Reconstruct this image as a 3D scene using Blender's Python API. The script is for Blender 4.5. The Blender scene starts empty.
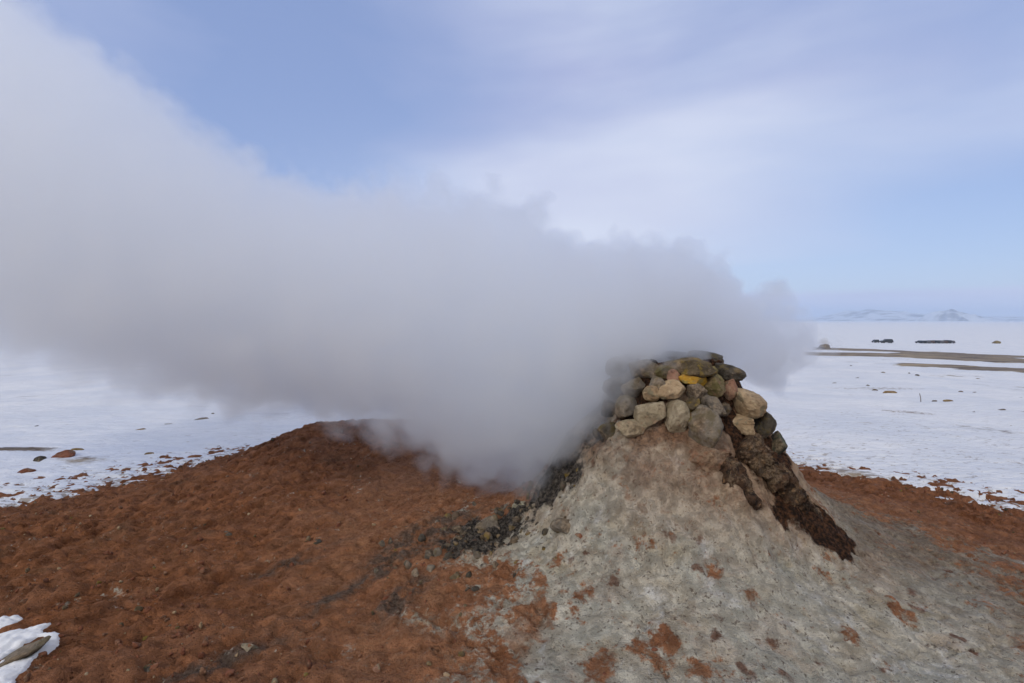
import bpy, math, random
import numpy as np
from mathutils import Vector, Euler, Matrix

R = math.radians
S = bpy.context.scene
C = S.collection
rnd = random.Random(7)

# ------------------------------------------------------------------ camera
FPX, PITCH, CAMZ = 512.0, R(2.4), 2.0
cam = bpy.data.cameras.new('camera'); cam.lens = 18.0; cam.sensor_width = 36.0
cam.clip_start = 0.05; cam.clip_end = 30000
camo = bpy.data.objects.new('camera', cam); C.objects.link(camo)
camo.location = (0, 0, CAMZ); camo.rotation_euler = (R(90) - PITCH, 0, 0)
S.camera = camo

# ------------------------------------------------------------------ sky and sun
SUN_EL, SUN_AZ = R(34), R(-145)          # azimuth from +Y, negative = left of the view
W = bpy.data.worlds.new('World'); S.world = W; W.use_nodes = True
nt = W.node_tree; nt.nodes.clear()

class G:
    """tiny node-graph helper"""
    def __init__(s, tree): s.t = tree
    def put(s, sock, v):
        if v is None: return
        if isinstance(v, bpy.types.NodeSocket): s.t.links.new(v, sock)
        else: sock.default_value = v
    def n(s, kind, ins=None, **props):
        nd = s.t.nodes.new(kind)
        for k, v in props.items(): setattr(nd, k, v)
        for k, v in (ins or {}).items(): s.put(nd.inputs[k], v)
        return nd
    def math(s, op, a, b=None, c=None, clamp=False):
        nd = s.n('ShaderNodeMath', operation=op, use_clamp=clamp)
        s.put(nd.inputs[0], a); s.put(nd.inputs[1], b); s.put(nd.inputs[2], c)
        return nd.outputs[0]
    def vmath(s, op, a, b=None):
        nd = s.n('ShaderNodeVectorMath', operation=op)
        s.put(nd.inputs[0], a); s.put(nd.inputs[1], b)
        return nd.outputs['Value'] if op in ('LENGTH', 'DOT_PRODUCT', 'DISTANCE') else nd.outputs[0]
    def mr(s, v, a, b, c=0.0, d=1.0, smooth=True):
        nd = s.n('ShaderNodeMapRange', interpolation_type='SMOOTHSTEP' if smooth else 'LINEAR')
        for i, x in enumerate((v, a, b, c, d)): s.put(nd.inputs[i], x)
        return nd.outputs[0]
    def noise(s, vec, scale, detail=6, rough=.55, dist=0.0):
        nd = s.n('ShaderNodeTexNoise', {'Scale': scale, 'Detail': detail, 'Roughness': rough, 'Distortion': dist})
        s.put(nd.inputs['Vector'], vec); return nd.outputs['Fac']
    def vor(s, vec, scale, feature='F1', out='Distance', rand=1.0):
        nd = s.n('ShaderNodeTexVoronoi', {'Scale': scale, 'Randomness': rand}, feature=feature)
        s.put(nd.inputs['Vector'], vec); return nd.outputs[out]
    def mix(s, f, a, b):
        nd = s.n('ShaderNodeMix', data_type='RGBA')
        s.put(nd.inputs[0], f); s.put(nd.inputs[6], a if not isinstance(a, tuple) else (*a, 1)[:4])
        s.put(nd.inputs[7], b if not isinstance(b, tuple) else (*b, 1)[:4]); return nd.outputs[2]
    def scalev(s, v, sc, rot=(0, 0, 0)):
        nd = s.n('ShaderNodeMapping'); s.put(nd.inputs['Vector'], v)
        nd.inputs['Scale'].default_value = sc; nd.inputs['Rotation'].default_value = rot; return nd.outputs[0]
    def attr(s, name): return s.n('ShaderNodeAttribute', attribute_name=name).outputs['Fac']
    def attrv(s, name): return s.n('ShaderNodeAttribute', attribute_name=name).outputs['Vector']

g = G(nt)
tc = g.n('ShaderNodeTexCoord').outputs['Generated']
nrm = g.vmath('NORMALIZE', tc)
sep = g.n('ShaderNodeSeparateXYZ', {0: nrm}).outputs
sky = g.n('ShaderNodeTexSky', sky_type='NISHITA', sun_disc=False, sun_elevation=SUN_EL, sun_rotation=SUN_AZ,
          air_density=1.0, dust_density=0.6, ozone_density=1.6)
el = g.math('ARCSINE', sep[2])                       # elevation in radians
az = g.math('ARCTAN2', sep[0], sep[1])               # azimuth from +Y
comb = g.n('ShaderNodeCombineXYZ', {0: az, 1: g.math('MULTIPLY', el, 2.4), 2: 0.0}).outputs[0]
comb2 = g.n('ShaderNodeCombineXYZ', {0: az, 1: g.math('MULTIPLY', el, 4.5), 2: 3.0}).outputs[0]
n1 = g.noise(comb, 1.15, 5, .5, .3)
n2 = g.noise(comb2, 1.3, 4, .48, .3)
def lobe(a, e, ra, re, w):
    u = g.math('DIVIDE', g.math('SUBTRACT', az, a), ra); v = g.math('DIVIDE', g.math('SUBTRACT', el, e), re)
    d = g.math('ADD', g.math('MULTIPLY', u, u), g.math('MULTIPLY', v, v))
    return g.math('MULTIPLY', g.math('POWER', 2.718, g.math('MULTIPLY', d, -1.0)), w)
cov = g.mr(n1, .28, .72, .12, .85)
# broad thin cloud bank ahead of the camera, clearer air up to the left, blue slot above the horizon
cov = g.math('ADD', cov, lobe(.12, .19, .30, .15, .75))
cov = g.math('ADD', cov, lobe(.40, .32, .40, .22, .18))
cov = g.math('ADD', cov, lobe(-.42, .40, .32, .30, -.55))
cov = g.math('ADD', cov, lobe(.80, .17, .42, .12, -.50))
cov = g.math('ADD', cov, lobe(.62, .074, .60, .020, -1.1))
cov = g.math('ADD', cov, g.math('ADD', g.math('MULTIPLY', g.mr(el, .055, .030), g.mr(n2, .3, .6, .45, .85)), lobe(.60, .036, 1.2, .012, .55)))
cov = g.math('ADD', cov, g.math('MULTIPLY', g.math('SUBTRACT', n2, .5), .35), clamp=True)
cloud = g.mix(g.mr(n2, .3, .7), (3.8, 4.15, 6.2), (5.5, 5.95, 7.4))
base = g.mix(.62, sky.outputs[0], (2.75, 3.6, 6.5))
col = g.mix(g.math('MULTIPLY', cov, .93), base, cloud)
cloudb = lobe(.12, .17, .38, .12, 1.0)
col = g.mix(g.math('MULTIPLY', cloudb, .62, clamp=True), col, (6.5, 6.9, 7.9))
# unseen bright cloud deck, added behind the viewer to give more neutral light
back = g.math('MULTIPLY', g.mr(sep[1], .25, -.25), g.mr(n1, .2, .5, .75, 1))
col = g.mix(back, col, (6.3, 6.15, 6.2))
bg = g.n('ShaderNodeBackground', {'Color': col, 'Strength': 0.115})
out = g.n('ShaderNodeOutputWorld'); nt.links.new(bg.outputs[0], out.inputs[0])

sl = bpy.data.lights.new('sun', 'SUN'); sl.energy = 1.15; sl.angle = R(14); sl.color = (1, .94, .86)
so = bpy.data.objects.new('sun', sl); C.objects.link(so)
sd = Vector((math.sin(SUN_AZ) * math.cos(SUN_EL), math.cos(SUN_AZ) * math.cos(SUN_EL), math.sin(SUN_EL)))
so.rotation_euler = sd.to_track_quat('Z', 'Y').to_euler()

S.view_settings.view_transform = 'Standard'; S.view_settings.look = 'None'
S.view_settings.exposure = 0.07; S.view_settings.gamma = 1.0; S.view_settings.use_curve_mapping = False
S.render.engine = 'CYCLES'
cy = S.cycles
cy.max_bounces = 26; cy.diffuse_bounces = 3; cy.volume_bounces = 24; cy.transparent_max_bounces = 16
cy.volume_step_rate = 0.17; cy.volume_preview_step_rate = 0.2; cy.volume_max_steps = 256
cy.use_denoising = True
try: cy.denoiser = 'OPENIMAGEDENOISE'
except Exception: pass
cy.use_adaptive_sampling = True; cy.adaptive_threshold = 0.02

# ------------------------------------------------------------------ numpy noise
def _hash(ix, iy, iz, seed):
    h = (ix.astype(np.int64) * 374761393 + iy.astype(np.int64) * 668265263 + iz.astype(np.int64) * 2147483647 + seed * 974711) & 0xFFFFFFFF
    h = ((h ^ (h >> 13)) * 1274126177) & 0xFFFFFFFF
    h = ((h ^ (h >> 15)) * 2246822519) & 0xFFFFFFFF
    return ((h ^ (h >> 16)) & 0xFFFFFF) / float(0xFFFFFF)
def vnoise(x, y, z=None, seed=0):
    """smooth value noise -1..1"""
    if z is None:
        ix, iy = np.floor(x), np.floor(y); fx, fy = x - ix, y - iy
        fx = fx*fx*fx*(fx*(fx*6-15)+10); fy = fy*fy*fy*(fy*(fy*6-15)+10); o = np.zeros_like(ix)
        a = _hash(ix, iy, o, seed); b = _hash(ix+1, iy, o, seed); c = _hash(ix, iy+1, o, seed); d = _hash(ix+1, iy+1, o, seed)
        return 2*((a*(1-fx)+b*fx)*(1-fy)+(c*(1-fx)+d*fx)*fy)-1
    ix, iy, iz = np.floor(x), np.floor(y), np.floor(z); fx, fy, fz = x-ix, y-iy, z-iz
    fx = fx*fx*(3-2*fx); fy = fy*fy*(3-2*fy); fz = fz*fz*(3-2*fz)
    r = 0
    for k in (0, 1):
        a = _hash(ix, iy, iz+k, seed); b = _hash(ix+1, iy, iz+k, seed); c = _hash(ix, iy+1, iz+k, seed); d = _hash(ix+1, iy+1, iz+k, seed)
        r = r + ((a*(1-fx)+b*fx)*(1-fy)+(c*(1-fx)+d*fx)*fy) * (fz if k else 1-fz)
    return 2*r-1
def fbm(x, y, z=None, oct=5, seed=0, gain=.5, ridged=False):
    s = 0; a = 1; t = 0
    for i in range(oct):
        f = 2.03**i
        v = vnoise(x*f+i*17.3, y*f-i*9.1, None if z is None else z*f+i*5.7, seed+i)
        if ridged: v = 1-2*np.abs(v)
        s = s+a*v; t += a; a *= gain
    return s/t
def sstep(a, b, v):
    t = np.clip((v-a)/(b-a), 0, 1); return t*t*(3-2*t)
def sdpoly(x, y, poly):
    """signed distance, positive inside"""
    P = np.array(poly, float); n = len(P); best = np.full(x.shape, 1e9); ins = np.zeros(x.shape, bool)
    for i in range(n):
        a, b = P[i], P[(i+1) % n]; e = b-a
        t = np.clip(((x-a[0])*e[0]+(y-a[1])*e[1])/(e@e), 0, 1)
        best = np.minimum(best, np.hypot(x-a[0]-t*e[0], y-a[1]-t*e[1]))
        cond = (a[1] > y) != (b[1] > y)
        with np.errstate(divide='ignore', invalid='ignore'):
            xi = e[0]*(y-a[1])/(e[1] if e[1] else 1e-9)+a[0]
        ins ^= cond & (x < xi)
    return np.where(ins, best, -best)
def dpath(x, y, pts):
    """distance to a polyline and the position 0..1 along it"""
    best = np.full(x.shape, 1e9); tt = np.zeros(x.shape); n = len(pts)-1
    for i in range(n):
        a = np.array(pts[i][:2], float); b = np.array(pts[i+1][:2], float); e = b-a
        t = np.clip(((x-a[0])*e[0]+(y-a[1])*e[1])/(e@e), 0, 1)
        d = np.hypot(x-a[0]-t*e[0], y-a[1]-t*e[1]); m = d < best
        best = np.where(m, d, best); tt = np.where(m, (i+t)/n, tt)
    return best, tt

# ------------------------------------------------------------------ shape of the land
MX, MY = 1.20, 3.80                                   # axis of the vent mound
PR = np.array([0, .16, .24, .36, .44, .50, .57, .65, .74, .88, 1.06, 1.28, 1.60, 2.0, 2.6, 3.4])
PZ = np.array([1.30, 1.36, 1.60, 1.70, 1.62, 1.52, 1.36, 1.24, 1.10, .87, .67, .54, .44, .35, .22, -.2])
RED = [(-9, -6), (-8.2, 1.2), (-6.6, 3.9), (-5.2, 5.25), (-4.75, 5.75), (-4.2, 6.75), (-3.55, 7.7), (-2.4, 8.0), (-1, 8.6), (1, 8.9), (2.6, 8.2),
       (3.7, 6.9), (4.45, 6.05), (5.05, 5.15), (6.3, 4.2), (8.5, 2.5), (9, -6)]
def plain(x, y):
    d = np.hypot(x, y)
    z = -0.037*np.clip(d-10, 0, 210)
    amp = np.clip((d-6)/30, 0, 1)
    return z+amp*.22*vnoise(x*.13, y*.13, seed=3)*np.clip(60/np.maximum(d, 1), 0, 1) + .035*vnoise(x*.7, y*.7, seed=4)*np.clip(30/np.maximum(d, 1), 0, 1)
def swell(x, y):
    s = sdpoly(x, y, RED)
    return plain(x, y)+.40*sstep(-.15, 2.6, s)+.42*np.exp(-((x+2.35)/np.where(x > -2.35, 2.6, 1.2))**2-((y-6.9)/1.3)**2)*sstep(-.6, .6, s)+.05*vnoise(x*.55, y*.55, seed=9)*sstep(0, 1.5, s)
def mound(x, y):
    dx, dy = x-MX, y-MY; r = np.hypot(dx, dy); th = np.arctan2(dy, dx)
    k = 1+.05*np.sin(3*th+1)+.03*np.sin(7*th)*np.clip(r, 0, 1)
    return np.interp(r/k, PR, PZ)-4*np.clip(r-3.4, 0, None)
def land(x, y):
    x = np.asarray(x, float); y = np.asarray(y, float)
    a, b = swell(x, y), mound(x, y); k = .14
    h = np.clip(.5+.5*(b-a)/k, 0, 1)
    return a*(1-h)+b*h+k*h*(1-h)
def ray(px, py):
    f = np.array([0, math.cos(PITCH), -math.sin(PITCH)]); u = np.array([0, math.sin(PITCH), math.cos(PITCH)])
    d = f*FPX+np.array([px-512.0, 0, 0])+u*(341.5-py); return d/np.linalg.norm(d)
def hit(px, py, tmax=400):
    """where the sight line through a picture point meets the land"""
    d = ray(px, py); t = np.concatenate([np.arange(1.2, 14, .01), np.geomspace(14, tmax, 3000)])
    X, Y, Z = d[0]*t, d[1]*t, CAMZ+d[2]*t
    L = land(X, Y); i = np.argmax(Z < L)
    if not (Z < L).any(): i = len(t)-1
    return Vector((X[i], Y[i], L[i]))
def at(px, py, Y):
    d = ray(px, py)*(Y/ray(px, py)[1]); return Vector((d[0], d[1], CAMZ+d[2]))

PALE_TH = np.radians([-180, -158, -125, -90, -55, -17, 10, 30, 60, 110, 150, 180])
PALE_R = np.array([.95, 1.52, 1.90, 2.25, 2.45, 1.95, 1.70, 1.62, 1.5, 1.1, .85, .95])
DARK = [hit(*p) for p in ((604, 405), (592, 440), (574, 470), (548, 497), (512, 520), (478, 545))]
DARK = [(p.x, p.y) for p in DARK]
BROWN = [hit(*p) for p in ((738, 436), (752, 458), (770, 480), (796, 505), (822, 525))]
BROWN = [(p.x, p.y) for p in BROWN]
RUST = [hit(*p) for p in ((700, 468), (735, 500), (770, 520))]; RUST = [(p.x, p.y) for p in RUST]

def masks(x, y):
    dx, dy = x-MX, y-MY; r = np.hypot(dx, dy); th = np.arctan2(dy, dx)
    pr = np.interp(th, PALE_TH, PALE_R)
    nz = fbm(x*1.7, y*1.7, oct=5, seed=21); rad = fbm(th*3.2, r*.8, oct=5, seed=22)
    pale = sstep(-.75, .60, pr-r+.62*nz+.20*rad+.30*fbm(x*5, y*5, oct=4, seed=26))
    for (bx, by, br) in REDP:
        q = np.hypot(x-bx, (y-by)*.8)/br+.9*fbm(x*6, y*6, oct=3, seed=28)+.7*fbm(x*19, y*19, oct=3, seed=29); pale = pale*(1-.66*(1-sstep(.1, 1.5, q)))
    d, t = dpath(x, y, DARK); dark = (1-sstep(.0, .26+.12*t, d+.26*fbm(x*2.6, y*2.6, oct=5, seed=23, gain=.62)))*(.5+.5*sstep(.15, .55, t))
    d2, t2 = dpath(x, y, BROWN); brown = 1-sstep(.02, .22, d2+.20*fbm(x*5, y*5, oct=4, seed=24)); brown = np.maximum(brown, .9*(1-sstep(.50, .66, r+.06*np.sin(th*6))))
    grey = sstep(.2, .8, pale)*sstep(.9, 1.4, r)
    # ash-grey drifts out on the red soil
    ash = np.zeros(x.shape)
    for (px, py, w, l, a) in ASH:
        u = (x-px)*math.cos(a)+(y-py)*math.sin(a); v = -(x-px)*math.sin(a)+(y-py)*math.cos(a)
        ash = np.maximum(ash, 1-sstep(.35, 1.15, np.sqrt((u/l)**2+(v/w)**2)+.45*fbm(x*4, y*4, oct=4, seed=25)))
    # fine flow streaks: radial on the mound, slanting on the open soil
    ca, sa = math.cos(R(62)), math.sin(R(62))
    u, v = x*ca+y*sa, -x*sa+y*ca
    st1 = fbm(u*2.2, v*6.0, oct=5, seed=31, ridged=True)
    st2 = fbm(th*7+.6*fbm(x*2, y*2, seed=5), r*1.3, oct=5, seed=32, ridged=True)
    wm = sstep(2.6, 1.6, r) if False else 1-sstep(1.5, 2.7, r)
    wr = np.maximum(wm, pale*.8)
    streak = st1*(1-wr)+st2*wr
    tan = (1-sstep(.75, 1.15, r))*sstep(-2.9, -1.2, th)*(1-sstep(-.3, .3, th))
    global DUST; DUST = (1-sstep(1.7, 3.4, r-.5*nz)); DUST = DUST+10*np.round(50*sstep(-1.05, -.35, th+.25*nz)*sstep(.85, 1.25, r)*(1-sstep(2.2, 2.8, th)))
    return pale, dark, brown, ash, streak, tan, r, th
ASH = []
REDP = []
for (px, py, r_) in ((662, 656, .10), (577, 598, .075), (538, 625, .09), (596, 668, .07), (500, 668, .10), (541, 585, .04), (712, 572, .03), (756, 606, .035), (852, 643, .04), (822, 578, .04), (640, 548, .05), (560, 560, .06), (700, 678, .05), (905, 618, .05)):
    p = hit(px, py); REDP.append((p.x, p.y, r_))
for (px, py, w, l, a) in ((300, 562, .12, .50, R(50)), (395, 605, .15, .30, R(60)), (210, 670, .10, .34, R(45)), (412, 548, .24, .42, R(30)), (455, 520, .26, .36, R(30)), (350, 590, .10, .5, R(55))):
    p = hit(px, py); ASH.append((p.x, p.y, w, l, a))

def detail(x, y, r, dark, pale, streak):
    near = np.clip((14-np.hypot(x, y))/6, 0, 1)
    clod = fbm(x*5.5, y*5.5, oct=5, seed=41); lump = fbm(x*14, y*14, oct=4, seed=42, ridged=True)
    cl2 = np.abs(fbm(x*7+3, y*5.2, oct=5, seed=47, gain=.6)); d = .026*clod+.018*lump+.020*streak+.125*(np.minimum(cl2, .35)-.15)*(1-.6*pale)*(.30+.70*sstep(2.2, 3.8, r))
    steps = np.abs(fbm(x*2.4, y*3.2, oct=4, seed=43)); d = d+.022*sstep(.12, .0, steps) if False else d-.022*(1-sstep(.0, .07, steps))
    d = d*(1-.25*pale)
    d = d+dark*(.035*fbm(x*11, y*11, oct=4, seed=44, ridged=True)+.02*fbm(x*26, y*26, oct=3, seed=45))
    return d*near

# ------------------------------------------------------------------ mesh helpers
def mesh_grid(name, xs, ys, fz, mat, attrs=None, keep=None):
    X, Y = np.meshgrid(xs, ys); sh = X.shape
    Z = fz(X, Y)
    A = {}
    if isinstance(Z, tuple): Z, A = Z
    nx, ny = len(xs), len(ys)
    i = (np.arange(ny-1)[:, None]*nx+np.arange(nx-1)[None, :])
    F = np.stack([i, i+1, i+nx+1, i+nx], -1)
    if keep is not None:
        k = A.pop('keep'); k = k[:-1, :-1] | k[1:, :-1] | k[:-1, 1:] | k[1:, 1:]; F = F[k]
    F = F.reshape(-1, 4)
    used = np.zeros(nx*ny, bool); used[F.ravel()] = True; remap = np.cumsum(used)-1; F = remap[F]
    V = np.stack([X.ravel(), Y.ravel(), Z.ravel()], -1)[used]
    return mesh_raw(name, V, F, mat, {k: v.ravel()[used] for k, v in A.items()})
def mesh_raw(name, V, F, mat, A=None, smooth=True, parent=None):
    me = bpy.data.meshes.new(name); V = np.asarray(V, np.float32); F = np.asarray(F, np.int32)
    me.vertices.add(len(V)); me.vertices.foreach_set('co', V.ravel())
    k = F.shape[1]; me.loops.add(F.size); me.loops.foreach_set('vertex_index', F.ravel())
    me.polygons.add(len(F)); me.polygons.foreach_set('loop_start', np.arange(0, F.size, k, dtype=np.int32))
    me.polygons.foreach_set('loop_total', np.full(len(F), k, np.int32))
    me.update(calc_edges=True)
    if smooth: me.polygons.foreach_set('use_smooth', np.ones(len(F), bool))
    for n_, a in (A or {}).items():
        at_ = me.attributes.new(n_, 'FLOAT', 'POINT'); at_.data.foreach_set('value', np.asarray(a, np.float32))
    me.materials.append(mat); me.validate()
    o = bpy.data.objects.new(name, me); C.objects.link(o)
    if parent: o.parent = parent
    return o
def tag(o, label=None, cat=None, group=None, kind=None):
    if label: o['label'] = label
    if cat: o['category'] = cat
    if group: o['group'] = group
    if kind: o['kind'] = kind
    return o

# ------------------------------------------------------------------ materials
def new_mat(name):
    m = bpy.data.materials.new(name); m.use_nodes = True; m.node_tree.nodes.clear(); return m, G(m.node_tree)
def finish(m, g, col, rough, bump=None, bstr=.5, bdist=.01, spec=.3, sub=None):
    b = g.n('ShaderNodeBsdfPrincipled', {'Roughness': rough})
    g.put(b.inputs['Base Color'], col if not isinstance(col, tuple) else (*col, 1)[:4])
    b.inputs['Specular IOR Level'].default_value = spec
    if bump is not None:
        bn = g.n('ShaderNodeBump', {'Height': bump, 'Strength': bstr, 'Distance': bdist}); g.t.links.new(bn.outputs[0], b.inputs['Normal'])
    if sub: b.inputs['Subsurface Weight'].default_value = sub; b.inputs['Subsurface Radius'].default_value = (.02, .025, .03)
    o = g.n('ShaderNodeOutputMaterial'); g.t.links.new(b.outputs[0], o.inputs[0]); return m

def earth_mat():
    m, g = new_mat('earth')
    P = g.n('ShaderNodeNewGeometry').outputs['Position']
    pale, dark, brown, ash, streak, tan = (g.attr(k) for k in ('pale', 'dark', 'brown', 'ash', 'streak', 'tan'))
    nb = g.noise(P, 1.3, 6, .6); nm = g.noise(P, 7, 8, .65); nf = g.noise(P, 38, 8, .7); nff = g.noise(P, 120, 4, .6)
    # red soil
    red = g.mix(g.mr(nm, .3, .7), (.15, .052, .020), (.43, .18, .083))
    red = g.mix(g.mr(nb, .38, .7, 0, .55), red, (.28, .128, .066))
    red = g.mix(g.mr(streak, .15, .75, 0, .55), red, (.33, .155, .085))
    red = g.mix(g.mr(nf, .56, .74, 0, .75), red, (.37, .165, .085))
    red = g.mix(g.mr(nf, .46, .30, 0, .9), red, (.040, .012, .005))
    red = g.mix(g.math('MULTIPLY', g.mr(g.noise(P, 3.1, 5, .6), .54, .72), .5), red, (.17, .10, .06))
    red = g.mix(g.math('MULTIPLY', g.attr('dust'), g.mr(g.noise(P, 5, 7, .65), .34, .6, .25, .85)), red, g.mix(g.mr(nf, .38, .62), (.28, .125, .062), (.51, .265, .145)))
    # ash grey on soil
    ashc = g.mix(g.mr(nf, .35, .65), (.045, .036, .030), (.19, .150, .120))
    fa = g.math('MULTIPLY', ash, g.mr(nm, .38, .56), clamp=True)
    soil = g.mix(g.math('MULTIPLY', fa, .88), red, ashc)
    # pale mineral crust
    pl = g.mix(g.mr(nm, .33, .66), (.48, .42, .32), (.76, .71, .59))
    pl = g.mix(g.mr(g.noise(P, 2.2, 6, .6), .42, .62, 0, .75), pl, (.52, .52, .45))
    pl = g.mix(g.mr(g.noise(P, 4.3, 7, .7, .5), .56, .68, 0, .8), pl, (.80, .79, .75))
    pl = g.mix(g.mr(g.noise(P, 3.0, 5, .6), .55, .7, 0, .45), pl, (.58, .47, .29))
    pl = g.mix(g.math('MULTIPLY', g.mr(streak, .0, .7, .0, .60), g.math('MULTIPLY_ADD', g.attr('flank'), .75, .25)), pl, (.30, .235, .18))
    sp = g.math('MULTIPLY', g.mr(nf, .58, .66), g.mr(g.noise(P, 2.7, 4, .6), .42, .56))
    pl = g.mix(sp, pl, (.82, .80, .72))
    pl = g.mix(g.mr(nf, .46, .36, 0, .85), pl, (.11, .090, .070))
    pl = g.mix(g.math('MULTIPLY', g.attr('flank'), g.mr(g.noise(P, 2.4, 8, .68), .34, .60, .45, .95)), pl, g.mix(g.mr(nf, .36, .64), (.17, .125, .088), (.33, .265, .195)))
    # rusty scabs on the pale crust
    vs = g.vor(g.n('ShaderNodeVectorMath', {0: P, 1: g.scalev(g.n('ShaderNodeTexNoise', {'Vector': P, 'Scale': 9.0, 'Detail': 4.0}).outputs['Color'], (.12, .12, .12))}, operation='ADD').outputs[0], 6.5)
    scab = g.math('MULTIPLY', g.mr(g.math('SUBTRACT', g.math('MULTIPLY', g.math('SUBTRACT', g.noise(P, 15, 8, .72), .5), .55), vs), -.24, -.12), g.mr(g.noise(P, 2.6, 5, .6), .44, .54)); scab = g.math('MULTIPLY', scab, g.math('SUBTRACT', 1.0, tan, clamp=True))
    pl = g.mix(g.math('MULTIPLY', scab, .85), pl, g.mix(g.mr(nf, .4, .6), (.10, .035, .018), (.22, .10, .06)))
    big = g.math('MULTIPLY', g.mr(g.noise(P, 2.6, 7, .68), .53, .60), g.mr(pale, 1.0, .55, 0.25, 1))
    pl = g.mix(g.math('MULTIPLY', big, .75), pl, red)
    # brown soil showing through towards the edge of the crust
    thru = g.math('MULTIPLY', g.mr(g.noise(P, 5.5, 9, .74), .44, .60), g.mr(pale, 1.0, .35, .12, .85))
    pl = g.mix(thru, pl, g.mix(g.mr(nf, .4, .6), (.17, .085, .045), (.34, .20, .12)))
    # warm tan high on the cone
    tanc = g.mix(g.mr(nm, .35, .65), (.30, .155, .088), (.58, .40, .26))
    pl = g.mix(g.math('MULTIPLY', tan, .8), pl, tanc)
    fp = g.mr(g.math('ADD', pale, g.math('MULTIPLY', g.math('ADD', g.math('SUBTRACT', g.noise(P, 4, 9, .72), .5), g.math('MULTIPLY', g.math('SUBTRACT', g.noise(P, 21, 6, .7), .5), .9)), 2.6)), .34, .74)
    up_ = g.math('MULTIPLY', g.attr('high'), g.mr(g.noise(P, 4.5, 8, .68), .36, .60, .15, 1))
    pl = g.mix(g.math('MULTIPLY', up_, .85), pl, g.mix(g.mr(nf, .38, .62), (.12, .060, .036), (.40, .215, .12)))
    c = g.mix(fp, soil, pl)
    fd = g.mr(g.math('ADD', dark, g.math('MULTIPLY', g.math('SUBTRACT', g.noise(P, 7, 9, .72), .5), 2.6)), .42, .72)
    dk = g.mix(g.mr(nf, .42, .64), (.022, .019, .017), (.20, .17, .14))
    c = g.mix(fd, c, dk)
    fb = g.mr(g.math('ADD', brown, g.math('MULTIPLY', g.math('SUBTRACT', g.noise(P, 9, 8, .7), .5), 1.4)), .35, .62)
    c = g.mix(fb, c, g.mix(g.mr(nf, .42, .64), (.022, .013, .009), (.15, .070, .036)))
    ng = g.noise(P, 19, 7, .68); h = g.math('ADD', g.math('ADD', g.math('MULTIPLY', nm, 1.0), g.math('MULTIPLY', g.math('ABSOLUTE', g.math('SUBTRACT', ng, .5)), 1.3)), g.math('MULTIPLY', nf, .6)); h = g.math('ADD', h, g.math('MULTIPLY', nff, .35))
    ro = g.mr(fd, 0, 1, .92, .6)
    return finish(m, g, c, ro, h, 1.0, .06, .12)
M_EARTH = earth_mat()

def snow_mat(bd=.05):
    m, g = new_mat('snow')
    P = g.n('ShaderNodeNewGeometry').outputs['Position']
    bare, thin = g.attr('bare'), g.attr('thin')
    Ps = g.scalev(P, (.55, 1.3, 1), (0, 0, R(-18)))
    nm = g.noise(P, 2.2, 6, .6); nf = g.noise(Ps, 13, 8, .68); nl = g.noise(P, .35, 5, .6)
    snow = g.mix(g.mr(nl, .35, .65), (.70, .73, .78), (.80, .81, .83)); snow = g.mix(g.mr(g.noise(Ps, 3.5, 7, .7), .42, .62, 0, .30), snow, (.60, .62, .66))
    # grit frozen into the snow, thicker towards the bare ground
    lim = g.math('SUBTRACT', .640, g.math('MULTIPLY', thin, .16))
    gr = g.mr(g.math('SUBTRACT', g.math('ADD', nf, g.math('MULTIPLY', g.math('SUBTRACT', nm, .5), .22)), lim), -.005, .035)
    soil = g.mix(g.mr(nf, .5, .75), (.27, .22, .18), (.16, .11, .075))
    c = g.mix(g.math('MULTIPLY', gr, g.math('MULTIPLY_ADD', thin, .35, .45)), snow, soil)
    # bare strips of soil far out on the plain
    nbr = g.noise(g.scalev(P, (.35, .55, 1), (0, 0, R(-4))), .9, 9, .72)
    fb = g.mr(g.math('ADD', bare, g.math('MULTIPLY', g.math('SUBTRACT', nbr, .5), 3.2)), .30, .62)
    bc = g.mix(g.mr(g.noise(g.scalev(P, (.2, 1, 1)), .8, 8, .7), .38, .62), (.060, .036, .026), (.33, .25, .14))
    c = g.mix(g.math('MULTIPLY', fb, .93), c, bc)
    h = g.math('ADD', g.math('MULTIPLY', g.noise(Ps, 5, 6, .6), 1.0), g.math('MULTIPLY', nf, -.5))
    return finish(m, g, c, .8, h, .9, bd, .15)
M_SNOW = snow_mat(); M_DRIFT = snow_mat(.008)

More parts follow.
